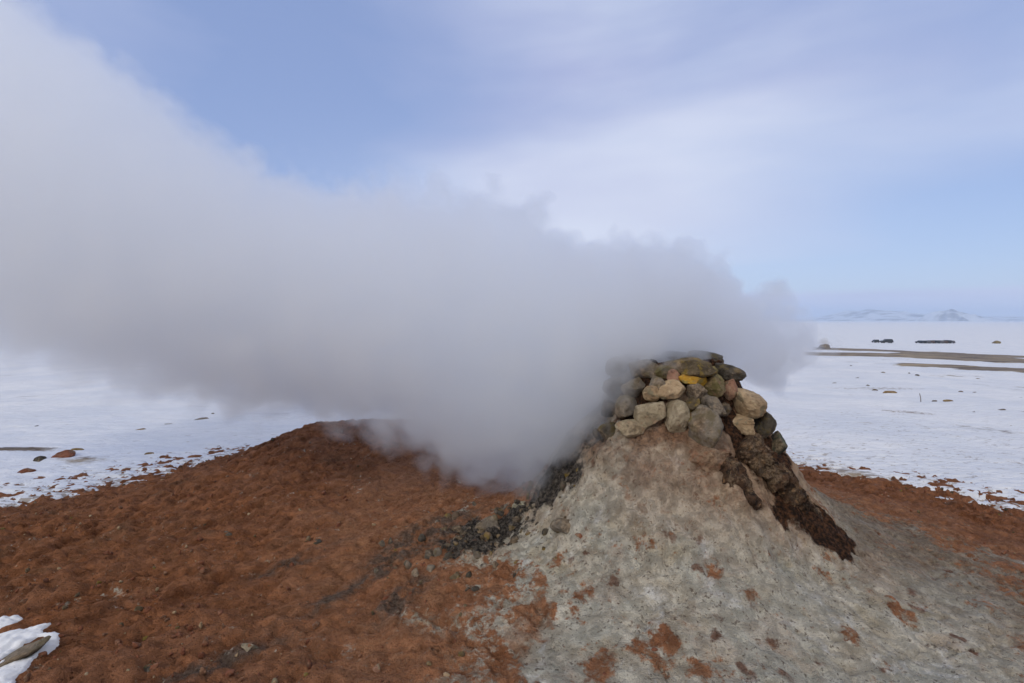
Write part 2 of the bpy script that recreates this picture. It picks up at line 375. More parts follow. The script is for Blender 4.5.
def stone_mat(name, a, b, spot=None, spot_amt=.5, rough=.85, scale=9, coat=.5):
    """a, b = the two base tones; spot = lichen or stain colour"""
    m, g = new_mat(name)
    P = g.n('ShaderNodeTexCoord').outputs['Object']
    inf = g.n('ShaderNodeObjectInfo')
    P = g.n('ShaderNodeVectorMath', {0: P, 1: g.n('ShaderNodeVectorMath', {0: inf.outputs['Location'], 1: (7.0, 7.0, 7.0)}, operation='MULTIPLY').outputs[0]}, operation='ADD').outputs[0]
    n1 = g.noise(P, scale, 8, .62, .4); n2 = g.noise(P, scale*4.5, 8, .7); n3 = g.noise(P, scale*1.6, 5, .6)
    c = g.mix(g.mr(n1, .34, .66), a, b)
    c = g.mix(g.mr(n2, .56, .72, 0, .55), c, tuple(min(.7, x*1.55) for x in b))
    c = g.mix(g.mr(n2, .46, .30, 0, .75), c, tuple(x*.35 for x in a))
    if spot: c = g.mix(g.math('MULTIPLY', g.mr(n3, .62-.25*spot_amt, .70-.22*spot_amt), .85), c, spot)
    c = g.mix(g.mr(g.noise(P, scale*.7, 4, .5), .6, .72, 0, .5), c, (.19, .115, .07))
    wp = g.n('ShaderNodeNewGeometry').outputs['Position']
    c = g.mix(g.math('MULTIPLY', g.mr(g.noise(wp, 7, 8, .68), .47, .60), coat), c, g.mix(g.mr(n2, .4, .62), (.13, .085, .052), (.42, .31, .20)))
    h = g.math('ADD', n1, g.math('MULTIPLY', n2, .7))
    return finish(m, g, c, rough, h, 1.0, .03, .2)
MS = {
 'grey':   stone_mat('grey_stone', (.125, .105, .083), (.26, .22, .17), (.15, .12, .07)),
 'grim':   stone_mat('dark_stone', (.045, .038, .030), (.115, .098, .076), (.13, .10, .045), .35),
 'brown':  stone_mat('brown_stone', (.075, .056, .034), (.155, .118, .068), (.22, .15, .03), .45),
 'olive':  stone_mat('olive_stone', (.115, .095, .038), (.235, .19, .085), (.24, .14, .085), .35),
 'tan':    stone_mat('tan_stone', (.36, .245, .14), (.54, .40, .25), (.22, .19, .12), .3),
 'wedge':  stone_mat('wedge_stone', (.29, .235, .15), (.46, .385, .27), (.34, .22, .14), .15),
 'yellow': stone_mat('sulphur_stone', (.40, .205, .025), (.62, .37, .045), (.26, .21, .07), .35),
 'pink':   stone_mat('pink_stone', (.25, .125, .080), (.38, .215, .145), (.26, .20, .12), .35),
 'lichen': stone_mat('speckled_stone', (.12, .10, .08), (.27, .225, .175), (.30, .24, .17), .4, scale=16),
 'moss':   stone_mat('mossy_stone', (.018, .021, .014), (.060, .062, .040), (.11, .12, .065), .3),
 'rust':   stone_mat('rusty_stone', (.15, .050, .026), (.27, .105, .058), (.10, .045, .03), .3),
 'pale':   stone_mat('pale_stone', (.22, .20, .14), (.36, .33, .245), (.12, .10, .07), .3),
 'ochre':  stone_mat('ochre_stone', (.20, .13, .05), (.33, .23, .10), (.12, .07, .03), .3),
}
M_CRUST = stone_mat('dark_crust', (.012, .008, .006), (.11, .060, .034), (.26, .15, .075), .22, scale=17, coat=.5)
M_MUD = stone_mat('baked_mud', (.20, .115, .070), (.37, .255, .17), (.30, .15, .085), .45, scale=12)

# ------------------------------------------------------------------ ground, snow
def axis(lo, hi, step, far, grow=1.09):
    a = list(np.arange(lo, hi+1e-6, step)); s = step; r = a[-1]; l = a[0]; R_, L_ = [], []
    while r < far: s = min(s*grow, far*.06); r += s; R_.append(r)
    s = step
    while l > -far: s = min(s*grow, far*.06); l -= s; L_.append(l)
    return np.array(L_[::-1]+a+R_)
SNOWD = [(x, y) for x, y in RED]
def snow_m(x, y):
    """>0 where snow lies"""
    s = -sdpoly(x, y, SNOWD)
    ca, sa = math.cos(R(35)), math.sin(R(35)); u, v = x*ca+y*sa, -x*sa+y*ca
    n = .26*fbm(x*1.3, y*1.3, oct=4, seed=51)+.20*fbm(x*4.0, y*7.5, oct=5, seed=52)
    edge = np.exp(-np.clip(s, 0, 9)/.75)
    return s+n-.05, s, edge
def ground_fn(x, y):
    pale, dark, brown, ash, streak, tan, r, th = masks(x, y); dust = DUST % 10; flank = np.floor(DUST/10)/50
    z = land(x, y)+detail(x, y, r, dark, pale, streak)
    z = z-.16*(1-sstep(1.6, 2.1, r))                   # runs on beneath the mound
    s = sdpoly(x, y, RED)
    z = z-.05*sstep(.6, 2.0, -s)*1.0-.6*sstep(15, 60, np.hypot(x, y))
    return z, dict(pale=pale, dark=dark, brown=brown, ash=ash, streak=streak, tan=tan, dust=dust, flank=flank, high=1-sstep(.62, .98, r))
gx = axis(-6.6, 6.6, .021, 7000); gy = axis(1.2, 9.2, .021, 7000)
tag(mesh_grid('ground', gx, gy, ground_fn, M_EARTH), 'rust red bare soil sloping around the vent', None, None, 'structure')

BARE = [[(812, 347.5), (870, 349), (930, 352), (1024, 356), (1100, 358.5), (1100, 361), (1024, 358), (930, 354), (870, 351.2), (812, 350)],
        [(805, 352), (860, 353), (905, 352), (930, 351.5), (975, 355), (1024, 359), (1100, 363), (1100, 369), (1024, 364), (960, 361), (900, 357.5), (805, 356)],
        [(900, 363.3), (940, 364.6), (1024, 368.6), (1100, 372), (1100, 379), (1024, 373.8), (960, 370), (900, 366)]]
BARE = [[(hit(*p).x, hit(*p).y) for p in pts] for pts in BARE]
PATCH = [(hit(908, 414), .30, .8), (hit(18, 452), .22, .9), (hit(880, 389), .35, 2.2)]
def snow_fn(x, y):
    m, s, edge = snow_m(x, y); d = np.hypot(x, y)
    lump = .018*fbm(x*2.2, y*3.6, oct=5, seed=61)*np.clip(20/np.maximum(d, 1), 0, 1)
    holes = edge*np.clip(fbm(x*5, y*13, oct=4, seed=62)-.10, 0, 1)*.22
    drift = .05*fbm(x*.5, y*.9, oct=3, seed=63)*sstep(0, 3, s)
    z = land(x, y)+np.clip(m*.16, -.2, .034)+lump*sstep(-.05, .3, m)+drift-holes*(s < 2.5)
    bare = np.zeros(x.shape)
    for pts in BARE:
        bare = np.maximum(bare, sstep(-.9, 1.1, sdpoly(x, y, pts)))
    thin = np.clip(edge*1.2, 0, 1)
    for p, a, b in PATCH:
        q = np.sqrt(((x-p.x)/b)**2+((y-p.y)/a)**2); thin = np.maximum(thin, .95*(1-sstep(.5, 1.2, q)))
        bare = np.maximum(bare, .5*(1-sstep(.3, 1.1, q))*(b < 2))
    # right-hand side carries more wind-blown grit
    thin = np.maximum(thin, (.30*(x > 0)+.05)*sstep(15, 5, d) if False else (.30*(x > 0)+.05)*(1-sstep(8, 22, d)))
    keep = (m > -.22) | (d > 14)
    return z, dict(bare=bare, thin=thin, keep=keep)
sx = axis(-10, 10, .025, 7000, 1.03); sy = axis(3.2, 10.4, .025, 7000, 1.03)
sno = mesh_grid('snow_field', sx, sy, snow_fn, M_SNOW, keep=True); tag(sno, 'snow covered plain reaching the horizon', None, None, 'structure')

# small leftover snow drift, bottom left
def patch_snow(name, pix, thick, label):
    poly = [hit(*p) for p in pix]; poly = [(p.x, p.y) for p in poly]
    A = np.array(poly); lo, hi = A.min(0)-.1, A.max(0)+.1
    def fn(x, y):
        s = sdpoly(x, y, poly)+.007*fbm(x*14, y*14, oct=4, seed=71)
        pale, dark, brown, ash, streak, tan, r, th = masks(x, y)
        z = land(x, y)+detail(x, y, r, dark, pale, streak)*.35+np.where(s > 0, thick*np.sqrt(np.clip(s/.07, 0, 1))+.016, s*.9)
        return z, dict(bare=x*0, thin=x*0, keep=s > -.045)
    o = mesh_grid(name, np.arange(lo[0], hi[0], .0065), np.arange(lo[1], hi[1], .0065), fn, M_DRIFT, keep=True)
    return tag(o, label, None, None, 'structure')
patch_snow('snow_patch', [(-60, 652), (-20, 632), (3, 622), (20, 619), (23, 623), (14, 630), (0, 636), (-30, 648)], .022, 'small snow streak at the left edge of red soil')
patch_snow('snow_patch', [(-70, 668), (-20, 648), (0, 640), (26, 632), (42, 629), (51, 627), (43, 633), (44, 637), (62, 638), (59, 645), (53, 650), (44, 656), (34, 663), (25, 674), (16, 682), (14, 700), (-70, 720),
     (-70, 712), (-20, 681), (2, 667), (20, 657), (42, 648), (44, 640), (36, 641), (20, 651), (0, 664), (-20, 674), (-70, 700)], .018, 'forked snow drift on red soil with grey stone showing')

# ------------------------------------------------------------------ the mound with its vent
def build_mound():
    nr, na = 330, 720
    rr = np.concatenate([np.linspace(0.02, 1.25, 200), np.linspace(1.25, 2.45, 131)[1:]]); nr = len(rr)
    th = np.linspace(-math.pi, math.pi, na, endpoint=False)
    RR, TT = np.meshgrid(rr, th, indexing='ij')
    x = MX+RR*np.cos(TT); y = MY+RR*np.sin(TT)
    pale, dark, brown, ash, streak, tan, r, _ = masks(x, y); dust = DUST % 10; flank = np.floor(DUST/10)/50
    z = land(x, y)+detail(x, y, r, dark, pale, streak)
    z = z+.012-.06*sstep(2.15, 2.45, RR)
    # craggy upper cone: push sideways and up with 3D noise
    wv = (1-sstep(.85, 1.35, RR))
    ns = fbm(x*5, y*5, z*5, oct=5, seed=81); nr3 = fbm(x*3.1, y*3.1, z*2.2, oct=4, seed=82, ridged=True); gul = fbm(TT*5, z*1.2, oct=4, seed=83, ridged=True)
    dr = wv*(.055*ns+.04*nr3-.035*gul)*(.4+.6*sstep(.55, .8, RR))-.045*(1-sstep(.62, .78, RR))*sstep(.3, .42, RR)
    d2, t2 = dpath(x, y, BROWN); rid = (1-sstep(.02, .20, d2))
    z = z+.05*rid*(1+.8*ns)
    x = x+dr*np.cos(TT); y = y+dr*np.sin(TT); z = z+wv*.03*ns
    V = np.stack([x.ravel(), y.ravel(), z.ravel()], -1)
    i = np.arange(nr-1)[:, None]*na; j = np.arange(na)[None, :]; j2 = (j+1) % na
    F = np.stack([i+j, i+na+j, i+na+j2, i+j2], -1).reshape(-1, 4)
    o = mesh_raw('vent_mound', V, F, M_EARTH, dict(pale=pale.ravel(), dark=dark.ravel(), brown=brown.ravel(), ash=ash.ravel(), streak=streak.ravel(), tan=tan.ravel(), dust=dust.ravel(), flank=flank.ravel(), high=(1-sstep(.62, .98, r+.12*fbm(x*4, y*4, seed=27))).ravel()))
    return tag(o, 'pale crusted mound with a steaming vent and dark lumpy ridge on its right flank', 'steam vent')
MOUND = build_mound()

def ridge_mesh(name, pts, radii, mat, seed, amp=.35, flat=.7, parent=None, nseg=150, nrng=72):
    """lumpy closed roll of crust along a path"""
    P = np.array([tuple(p) for p in pts], float); Rr = np.array(radii, float)
    s = np.linspace(0, 1, nseg); kx = np.linspace(0, 1, len(P))
    c = np.stack([np.interp(s, kx, P[:, k]) for k in range(3)], -1)
    for _ in range(12): c[1:-1] = .25*c[:-2]+.5*c[1:-1]+.25*c[2:]
    rad = np.interp(s, kx, Rr)*np.sqrt(np.clip(1-(2*s-1)**10, 0.0004, 1))
    T = np.gradient(c, axis=0); T /= np.linalg.norm(T, axis=1)[:, None]
    up = np.array([0, 0, 1.0]); U = np.cross(T, up); U /= np.linalg.norm(U, axis=1)[:, None]; N = np.cross(U, T)
    a = np.linspace(0, 2*math.pi, nrng, endpoint=False)
    D = U[:, None, :]*np.cos(a)[None, :, None]+N[:, None, :]*np.sin(a)[None, :, None]*flat
    base = c[:, None, :]+D*rad[:, None, None]
    q = base*1.0
    nz = fbm(q[..., 0]*7, q[..., 1]*7, q[..., 2]*7, oct=6, seed=seed, gain=.58)
    nh_ = fbm(q[..., 0]*30, q[..., 1]*30, q[..., 2]*22, oct=3, seed=seed+4, ridged=True)
    nr_ = fbm(q[..., 0]*13, q[..., 1]*13, q[..., 2]*9, oct=4, seed=seed+9, ridged=True)
    f = 1+amp*1.8*nz+amp*1.0*nr_+.16*nh_
    V = c[:, None, :]+D*(rad[:, None, None]*f[..., None])
    i = np.arange(nseg-1)[:, None]*nrng; j = np.arange(nrng)[None, :]; j2 = (j+1) % nrng
    F = np.stack([i+j, i+j2, i+nrng+j2, i+nrng+j], -1).reshape(-1, 4)
    return mesh_raw(name, V.reshape(-1, 3), F, mat, parent=parent)
def on(px, py, dz=0): p = hit(px, py); return (p.x, p.y, p.z+dz)
ridge_mesh('crust_ridge', [on(738, 434, -.05), on(746, 446, -.03), on(762, 468, -.03), on(786, 492, -.02), on(812, 514, -.02), on(838, 533, -.02)],
           [.07, .11, .12, .09, .055, .02], M_CRUST, 101, .60, .8, MOUND, 340, 150)['label'] = 'dark brown lumpy crust running down the right flank'
ridge_mesh('crust_ridge', [on(716, 452, -.04), on(730, 470, -.03), on(745, 492, -.03), on(760, 508, -.03)], [.06, .10, .09, .03], M_CRUST, 111, .45, .7, MOUND)
ridge_mesh('mud_crust', [on(703, 440, -.05), on(708, 455, -.04), on(716, 472, -.04)], [.07, .12, .05], M_MUD, 121, .35, .75, MOUND)['label'] = 'pinkish baked mud lump under the stones'
ridge_mesh('mud_crust', [on(770, 470, .0), on(795, 492, .01), on(822, 516, .01), on(842, 538, -.0)], [.05, .05, .045, .02], M_MUD, 131, .4, .7, MOUND)['label'] = 'tan outer lip of the dark crust'
ridge_mesh('mud_crust', [on(730, 486, -.01), on(742, 497, .0), on(752, 505, -.01)], [.02, .035, .015], M_MUD, 141, .4, .7, MOUND)

# ------------------------------------------------------------------ stones
def stone_mesh(name, size, seed, sub=4, lump=.16, facets=9, squash=0):
    import bmesh
    bm = bmesh.new(); bmesh.ops.create_icosphere(bm, subdivisions=sub, radius=1.0)
    V = np.array([v.co[:] for v in bm.verts]); rs = np.random.RandomState(seed)
    # flatten against random planes -> broken faces, then rough up
    for k in range(facets):
        n = rs.normal(size=3); n /= np.linalg.norm(n); h = rs.uniform(.48, .82)
        d = V@n; over = np.clip(d-h, 0, None); V = V-n[None]*(over*.92)[:, None]
    n1 = fbm(V[:, 0]*1.3+seed, V[:, 1]*1.3, V[:, 2]*1.3, oct=3, seed=seed); n2 = fbm(V[:, 0]*5+seed, V[:, 1]*5, V[:, 2]*5, oct=4, seed=seed+3)
    n3 = fbm(V[:, 0]*14+seed, V[:, 1]*14, V[:, 2]*14, oct=3, seed=seed+6); V = V*(1+lump*n1+.07*n2+.022*n3)[:, None]
    mx = np.abs(V).max(0); V = V/mx
    V = V*np.array(size)[None]*.5
    for v, c in zip(bm.verts, V): v.co = c
    me = bpy.data.meshes.new(name); bm.to_mesh(me); bm.free()
    me.polygons.foreach_set('use_smooth', np.ones(len(me.polygons), bool)); return me
SEED = [200]
def stone(px, py, w, h, kind, label, name='stone', group=None, cat='stone', Y=None, depth=None, roll=0.0, embed=.25, sub=4, yaw=None, lump=.16, push=0.0):
    """a stone whose face in the photo is w x h pixels, set into the land there"""
    SEED[0] += 1
    p = hit(px, py+(0 if Y is None else 0)) if Y is None else at(px, py, Y)
    k = p.y/FPX
    sc_ = 1.22 if name == 'chimney_stone' else 1.12; sx_, sz_ = w*k*sc_, h*k*sc_; sy_ = depth if depth else (sx_+sz_)*.55
    me = stone_mesh(name, (sx_, sy_, sz_), SEED[0], sub, lump); me.materials.append(MS[kind])
    o = bpy.data.objects.new(name, me); C.objects.link(o)
    if Y is None:
        o.location = (p.x, p.y+sy_*embed*.6+push, p.z+0.0)
    else: o.location = p
    o.rotation_euler = (0, R(roll), 0 if yaw is None else R(yaw))
    return tag(o, label, cat, group)
CH = 'stones stacked round the vent'
chim = [

 (621, 368, 27, 20, 'grey', 'steam-veiled grey stone at the left end of the chimney top row', 0),
 (645, 368, 33, 21, 'grey', 'big rounded grey stone on the chimney rim, veiled by steam', 5),
 (665, 372, 19, 17, 'olive', 'small olive-grey stone between the rounded grey and long brown rim stones', -20),
 (690, 367, 40, 19, 'brown', 'long brown stone lying right above the yellow stone', 8),
 (706, 359, 36, 13, 'grim', 'dark flat slab topping the right side of the chimney', 10),
 (726, 373, 30, 14, 'grim', 'dark pointed slab jutting out to the right of the chimney', 14),
 (672, 379, 13, 15, 'pink', 'small pinkish stone left of the yellow stone', 0),
 (692, 381, 26, 13, 'yellow', 'bright yellow sulphur-coated stone', 12),
 (714, 387, 22, 21, 'olive', 'olive-green block to the right of the yellow stone', -8),
 (657, 385, 18, 14, 'grey', 'small grey-brown stone above the little tan stone', 10),
 (653, 395, 17, 15, 'tan', 'small tan stone left of the large rounded tan one', 20),
 (673, 393, 27, 19, 'tan', 'large rounded tan stone below the small pinkish one', -5),
 (696, 394, 21, 17, 'lichen', 'round grey-brown stone directly below the yellow stone', 25),
 (650, 416, 25, 30, 'wedge', 'pale greenish wedge stone under the little tan stone', 12),
 (675, 416, 23, 30, 'wedge', 'pale tan upright wedge stone with a pink lower edge', -8),
 (691, 407, 13, 19, 'brown', 'narrow brown stone between tan wedge and speckled stone', 15),
 (691, 422, 12, 17, 'olive', 'small olive stone wedged right of the tan upright wedge', -10),
 (710, 405, 30, 18, 'lichen', 'speckled pink-grey stone on top of the tall dark boulder', 15),
 (702, 430, 27, 42, 'grey', 'tall dark grey boulder low in the chimney front', 18),
 (728, 391, 12, 20, 'pink', 'narrow pink stone at the left end of the big tan one', 10),
 (743, 403, 34, 24, 'tan', 'big tan stone on the right shoulder of the chimney', 22),
 (741, 424, 26, 16, 'tan', 'small tan stone beneath the big right-shoulder one', 8),
 (760, 423, 20, 28, 'grim', 'dark grey stone on the right edge beside the small tan one', 25),
 (776, 446, 19, 24, 'moss', 'black-green mossy stone lowest on the right edge', 30),
 (724, 412, 12, 12, 'grim', 'small dark stone filling the gap under the pink one', 0),
 (711, 372, 15, 10, 'olive', 'small yellowish stone beneath the dark flat slab', 0),
 (634, 388, 22, 16, 'grey', 'steam-veiled grey stone below the big rounded rim stone', -10),
 (616, 388, 22, 20, 'grim', 'steam-veiled dark stone on the left edge of the chimney', 0),
 (628, 408, 22, 22, 'grey', 'steam-veiled grey stone left of the greenish wedge', 15),
 (610, 409, 16, 17, 'grim', 'dark veiled stone on the left flank, second below the rim', -15),
 (608, 431, 17, 15, 'grim', 'lowest dark veiled stone on the left flank of the cone', -25),
 (630, 432, 24, 18, 'wedge', 'pale brown veiled stone at the foot of the left stones', 0),
]
for (px, py, w, h, kd, lb, roll) in chim:
    stone(px, py, w, h, kd, lb, 'chimney_stone', CH, roll=roll, embed=-.05, depth=max(w, h)*.0085, sub=5 if w > 15 else 4)
# back half of the ring, mostly hidden by steam: what one sees of it over the rim
for k, (a, dz, kd) in enumerate(((70, .02, 'grim'), (115, 0, 'grey'), (160, .02, 'grim'), (20, .0, 'grim'))):
    me = stone_mesh('chimney_stone', (.26, .2, .15), 400+k, 4); me.materials.append(MS[kd])
    o = bpy.data.objects.new('chimney_stone', me); C.objects.link(o)
    o.location = (MX+.34*math.cos(R(a)), MY+.34*math.sin(R(a)), 1.66+dz); o.rotation_euler = (0, 0, R(a+90))
    tag(o, ['grey-black stone at the far side of the vent rim, right of its middle', 'grey stone at the far side of the vent rim', 'dark stone at the back left of the vent rim', 'dark stone at the back right of the vent rim'][k], 'stone', CH)

FG = 'loose stones on the slope'
for a in (
 (490, 527, 28, 15, 'grey', 'flattish grey stone at the lower left end of the dark rubble', -12),
 (483, 541, 10, 6, 'pale', 'small pale stone just below the flattish grey one', 0),
 (564, 530, 27, 21, 'grey', 'rounded grey-green stone beside the little red one', 10),
 (581, 539, 15, 11, 'rust', 'little brick-red stone beside the rounded grey-green one', 0),
 (522, 505, 20, 9, 'pale', 'light grey flake lying in the dark rubble', -20),
 (512, 517, 14, 8, 'grim', 'dark lump in the rubble just left of the light flake', 0),
 (545, 488, 14, 9, 'lichen', 'grey speckled lump at the top of the rubble, by the steam', 0),
 (449, 548, 13, 7, 'grim', 'dark flat stone at the far left of the rubble', 0),
 (245, 652, 27, 15, 'pale', 'light greenish-grey stone alone on the red soil', -28),
 (224, 535, 22, 5, 'grim', 'dark flat stone half buried in the red soil', -8),
 (317, 545, 12, 8, 'grim', 'small dark clod on the upper red slope', -20),
 (377, 669, 9, 9, 'pink', 'small brownish stone near the bottom of the red soil', 0),
 (349, 424, 10, 8, 'rust', 'reddish stone on the crest of the red slope by the steam', 0),
 (357, 427, 7, 5, 'rust', 'smaller reddish stone next to the crest stone', 0),
 (148, 669, 15, 5, 'grim', 'thin dark flake right of the snow drift', -10),
 (60, 665, 14, 5, 'grim', 'small grey-brown flake on soil beside the snow drift', -10),
 (868, 532, 8, 5, 'grim', 'small dark stone on the grey slope right of the crust ridge', 0),
 (655, 590, 9, 7, 'grim', 'small dark lump on the pale crust under the cone', 0),
 (15, 658, 60, 15, 'grey', 'grey stone slab showing through the forked snow drift', -30),
):
    stone(*a[:6], 'loose_stone', FG, roll=a[6], embed=.0, sub=4)

SR = 'stones lying on the right snow plain'
right = [
 (890.6, 393.5, 12, 5, 'ochre', 'largest ochre stone out on the right snow'),
 (949, 402, 10, 4, 'ochre', 'second largest ochre stone, right of the leaning peg'),
 (934, 401.5, 6, 3, 'grim', 'small dark stone just left of the second largest ochre stone'),
 (857, 379, 4, 3, 'grim', 'upper one of two dark stones one behind the other near the steam'),
 (856.5, 383, 4, 3, 'grim', 'lower one of two dark stones one behind the other near the steam'),
 (875, 391, 6, 4, 'grim', 'dark stone just left of the largest ochre one'),
 (834, 384, 9, 3, 'brown', 'flat brown stone closest to the right edge of the steam'),
 (868, 386, 5, 2.5, 'grim', 'low dark stone up and left of the largest ochre one'),
 (917, 376.5, 4, 4, 'grim', 'round dark stone below the start of the lower bare strip'),
 (909, 374, 3, 3, 'grim', 'tiny dark stone left of the round dark one below the strip'),
 (956, 374.5, 5, 2.5, 'ochre', 'small brown stone right below the lower bare strip'),
 (961, 392.5, 5, 3, 'grim', 'left one of a pair of dark stones on the right snow'),
 (974.6, 393.4, 4, 3, 'grim', 'right one of a pair of dark stones on the right snow'),
 (974, 413.5, 3, 5, 'grim', 'small upright dark stone on the right snow'),
 (1002, 411, 7, 4, 'grim', 'dark stone near the right border, right of the upright one'),
 (851, 366.5, 4, 2.5, 'grim', 'tiny dark stone under the bare strip near the steam'),
 (883, 373, 5, 2.5, 'brown', 'tiny brown stone between bare strip and the largest ochre one'),
 (978, 379.5, 5, 2.5, 'brown', 'tiny brown stone below the end of the lower strip'),
 (1021, 399, 5, 3, 'grim', 'dark stone at the right border of the snow'),
 (1011, 427, 4, 3, 'brown', 'small brown stone low on the far right snow'),
 (864, 463.5, 9, 4, 'grim', 'dark stone at the snow edge above the red soil on the right'),
 (813, 450, 13, 4, 'rust', 'reddish clod at the snow edge beside the cone'),
 (900, 471, 8, 3, 'brown', 'brown clod at the snow edge, right of the dark one'),
 (937, 430, 6, 3, 'brown', 'small brown stone in the middle of the right snow'),
 (985, 440, 6, 3, 'grim', 'lowest small dark stone on the right snow'),
 (845, 409, 7, 2.5, 'brown', 'brown stone left of the gritty patch on the right snow'),
]
for a in right: stone(*a[:6], 'field_stone', SR, embed=.0, sub=3)
SL = 'stones lying on the left snow'
for a in (
 (64, 458, 19, 15, 'rust', 'largest rusty stone in the left snow', -15),
 (27, 474, 15, 11, 'rust', 'lower left rusty stone in the left snow', -10),
 (41, 462, 13, 12, 'grim', 'dark pointed stone between the two rusty ones', -35),
 (75, 451, 14, 5, 'ochre', 'yellowish stone right behind the largest rusty one', 0),
 (136, 431.6, 18, 6, 'ochre', 'long ochre stone highest on the left snow', -8),
 (149, 455, 13, 5, 'ochre', 'ochre stone halfway to the red soil on the left snow', -10),
 (37, 427, 4, 3, 'grim', 'tiny dark stone far back on the left snow', 0),
 (112, 436, 5, 3, 'grim', 'small dark stone left of the long ochre one', 0),
 (168, 425, 8, 3, 'grey', 'grey stone right of the long ochre one', 0),
 (200, 420, 16, 4, 'grey', 'snowy grey stone near the lower edge of the steam', -8),
 (213, 414, 4, 2.5, 'grim', 'tiny dark stone just under the lower edge of the steam', 0),
):
    stone(*a[:6], 'field_stone', SL, roll=a[6], embed=.0, sub=4)

# ---- gravel too fine to count: crumbs of soil and rubble
def crumbs(name, pts, mats, label, smin, smax, seed):
    rs = np.random.RandomState(seed); VS, FS, MI = [], [], []; off = 0
    import bmesh
    protos = []
    for k in range(8):
        bm = bmesh.new(); bmesh.ops.create_icosphere(bm, subdivisions=2, radius=1); V = np.array([v.co[:] for v in bm.verts])
        for q in range(7):
            n = rs.normal(size=3); n /= np.linalg.norm(n); V = V-n[None]*(np.clip(V@n-rs.uniform(.4, .8), 0, None)*.95)[:, None]
        V = V*(1+.25*fbm(V[:, 0]*1.6+k, V[:, 1]*1.6, V[:, 2]*1.6, oct=3, seed=k))[:, None]
        F = np.array([[v.index for v in f.verts] for f in bm.faces]); protos.append((V, F)); bm.free()
    XY = np.array(pts); Z = land(XY[:, 0], XY[:, 1]); m_ = masks(XY[:, 0], XY[:, 1])
    Z = Z+detail(XY[:, 0], XY[:, 1], m_[6], m_[1], m_[0], m_[4])
    for (x, y), z in zip(XY, Z):
        V, F = protos[rs.randint(8)]; s = smin*(smax/smin)**(rs.rand()**2.2)
        E = np.array(Euler((rs.rand()*6, rs.rand()*6, rs.rand()*6)).to_matrix())
        VS.append((V*np.array([1, rs.uniform(.6, 1), rs.uniform(.45, .9)])*s)@E.T+np.array([x, y, z+s*.25])); FS.append(F+off); off += len(V); MI += [rs.randint(len(mats))]*len(F)
    o = mesh_raw(name, np.concatenate(VS), np.concatenate(FS), mats[0])
    for mm in mats[1:]: o.data.materials.append(mm)
    o.data.polygons.foreach_set('material_index', np.array(MI, np.int32))
    return tag(o, label, 'gravel', None, 'stuff')
rs = np.random.RandomState(5)
def spread(n, fx, fy, ok): 
    out = []
    while len(out) < n:
        x = rs.uniform(*fx, size=4000); y = rs.uniform(*fy, size=4000); k = ok(x, y); out += list(zip(x[k], y[k]))
    return out[:n]
red_pts = spread(4200, (-5.5, 5.5), (1.4, 8), lambda x, y: (sdpoly(x, y, RED) > .05) & (masks(x, y)[0] < .5) & (np.hypot(x-MX, y-MY) > 1) & (rs.rand(len(x)) < .25+.75*(fbm(x*2, y*2, oct=3, seed=7) > .1)) & (rs.rand(len(x)) < 6/(1+y*y)))
crumbs('soil_crumbs', red_pts, [MS['rust'], MS['rust'], MS['rust'], MS['rust'], MS['rust'], MS['brown'], MS['rust'], MS['tan']], 'small crumbs of red soil strewn over the slope', .004, .026, 1)
pale_pts = spread(900, (-1, 4), (1.5, 6), lambda x, y: (masks(x, y)[0] > .5) & (np.hypot(x-MX, y-MY) > .95))
crumbs('pale_gravel', pale_pts, [MS['pale'], MS['lichen'], MS['grim'], MS['rust'], MS['grey']], 'fine gravel on the pale crust', .003, .014, 2)
dk_pts = spread(520, (-1.2, 1.2), (2.6, 5), lambda x, y: (.8*masks(x, y)[1]+.28*(dpath(x, y, DARK)[0] < .55*(.3+dpath(x, y, DARK)[1])) > rs.rand(len(x))) & (np.hypot(x-MX, y-MY) > .62))
crumbs('dark_rubble', dk_pts, [MS['grim'], MS['grey'], MS['brown'], MS['lichen'], MS['grim']], 'dark wet rubble running down the left flank', .005, .050, 3)
edge_pts = spread(700, (-8, 8), (3.4, 9), lambda x, y: (np.abs(sdpoly(x, y, RED)+.15) < .45*rs.rand(len(x))))
crumbs('edge_grit', edge_pts, [MS['brown'], MS['rust'], MS['grim']], 'grit along the ragged edge of the snow', .006, .026, 4)

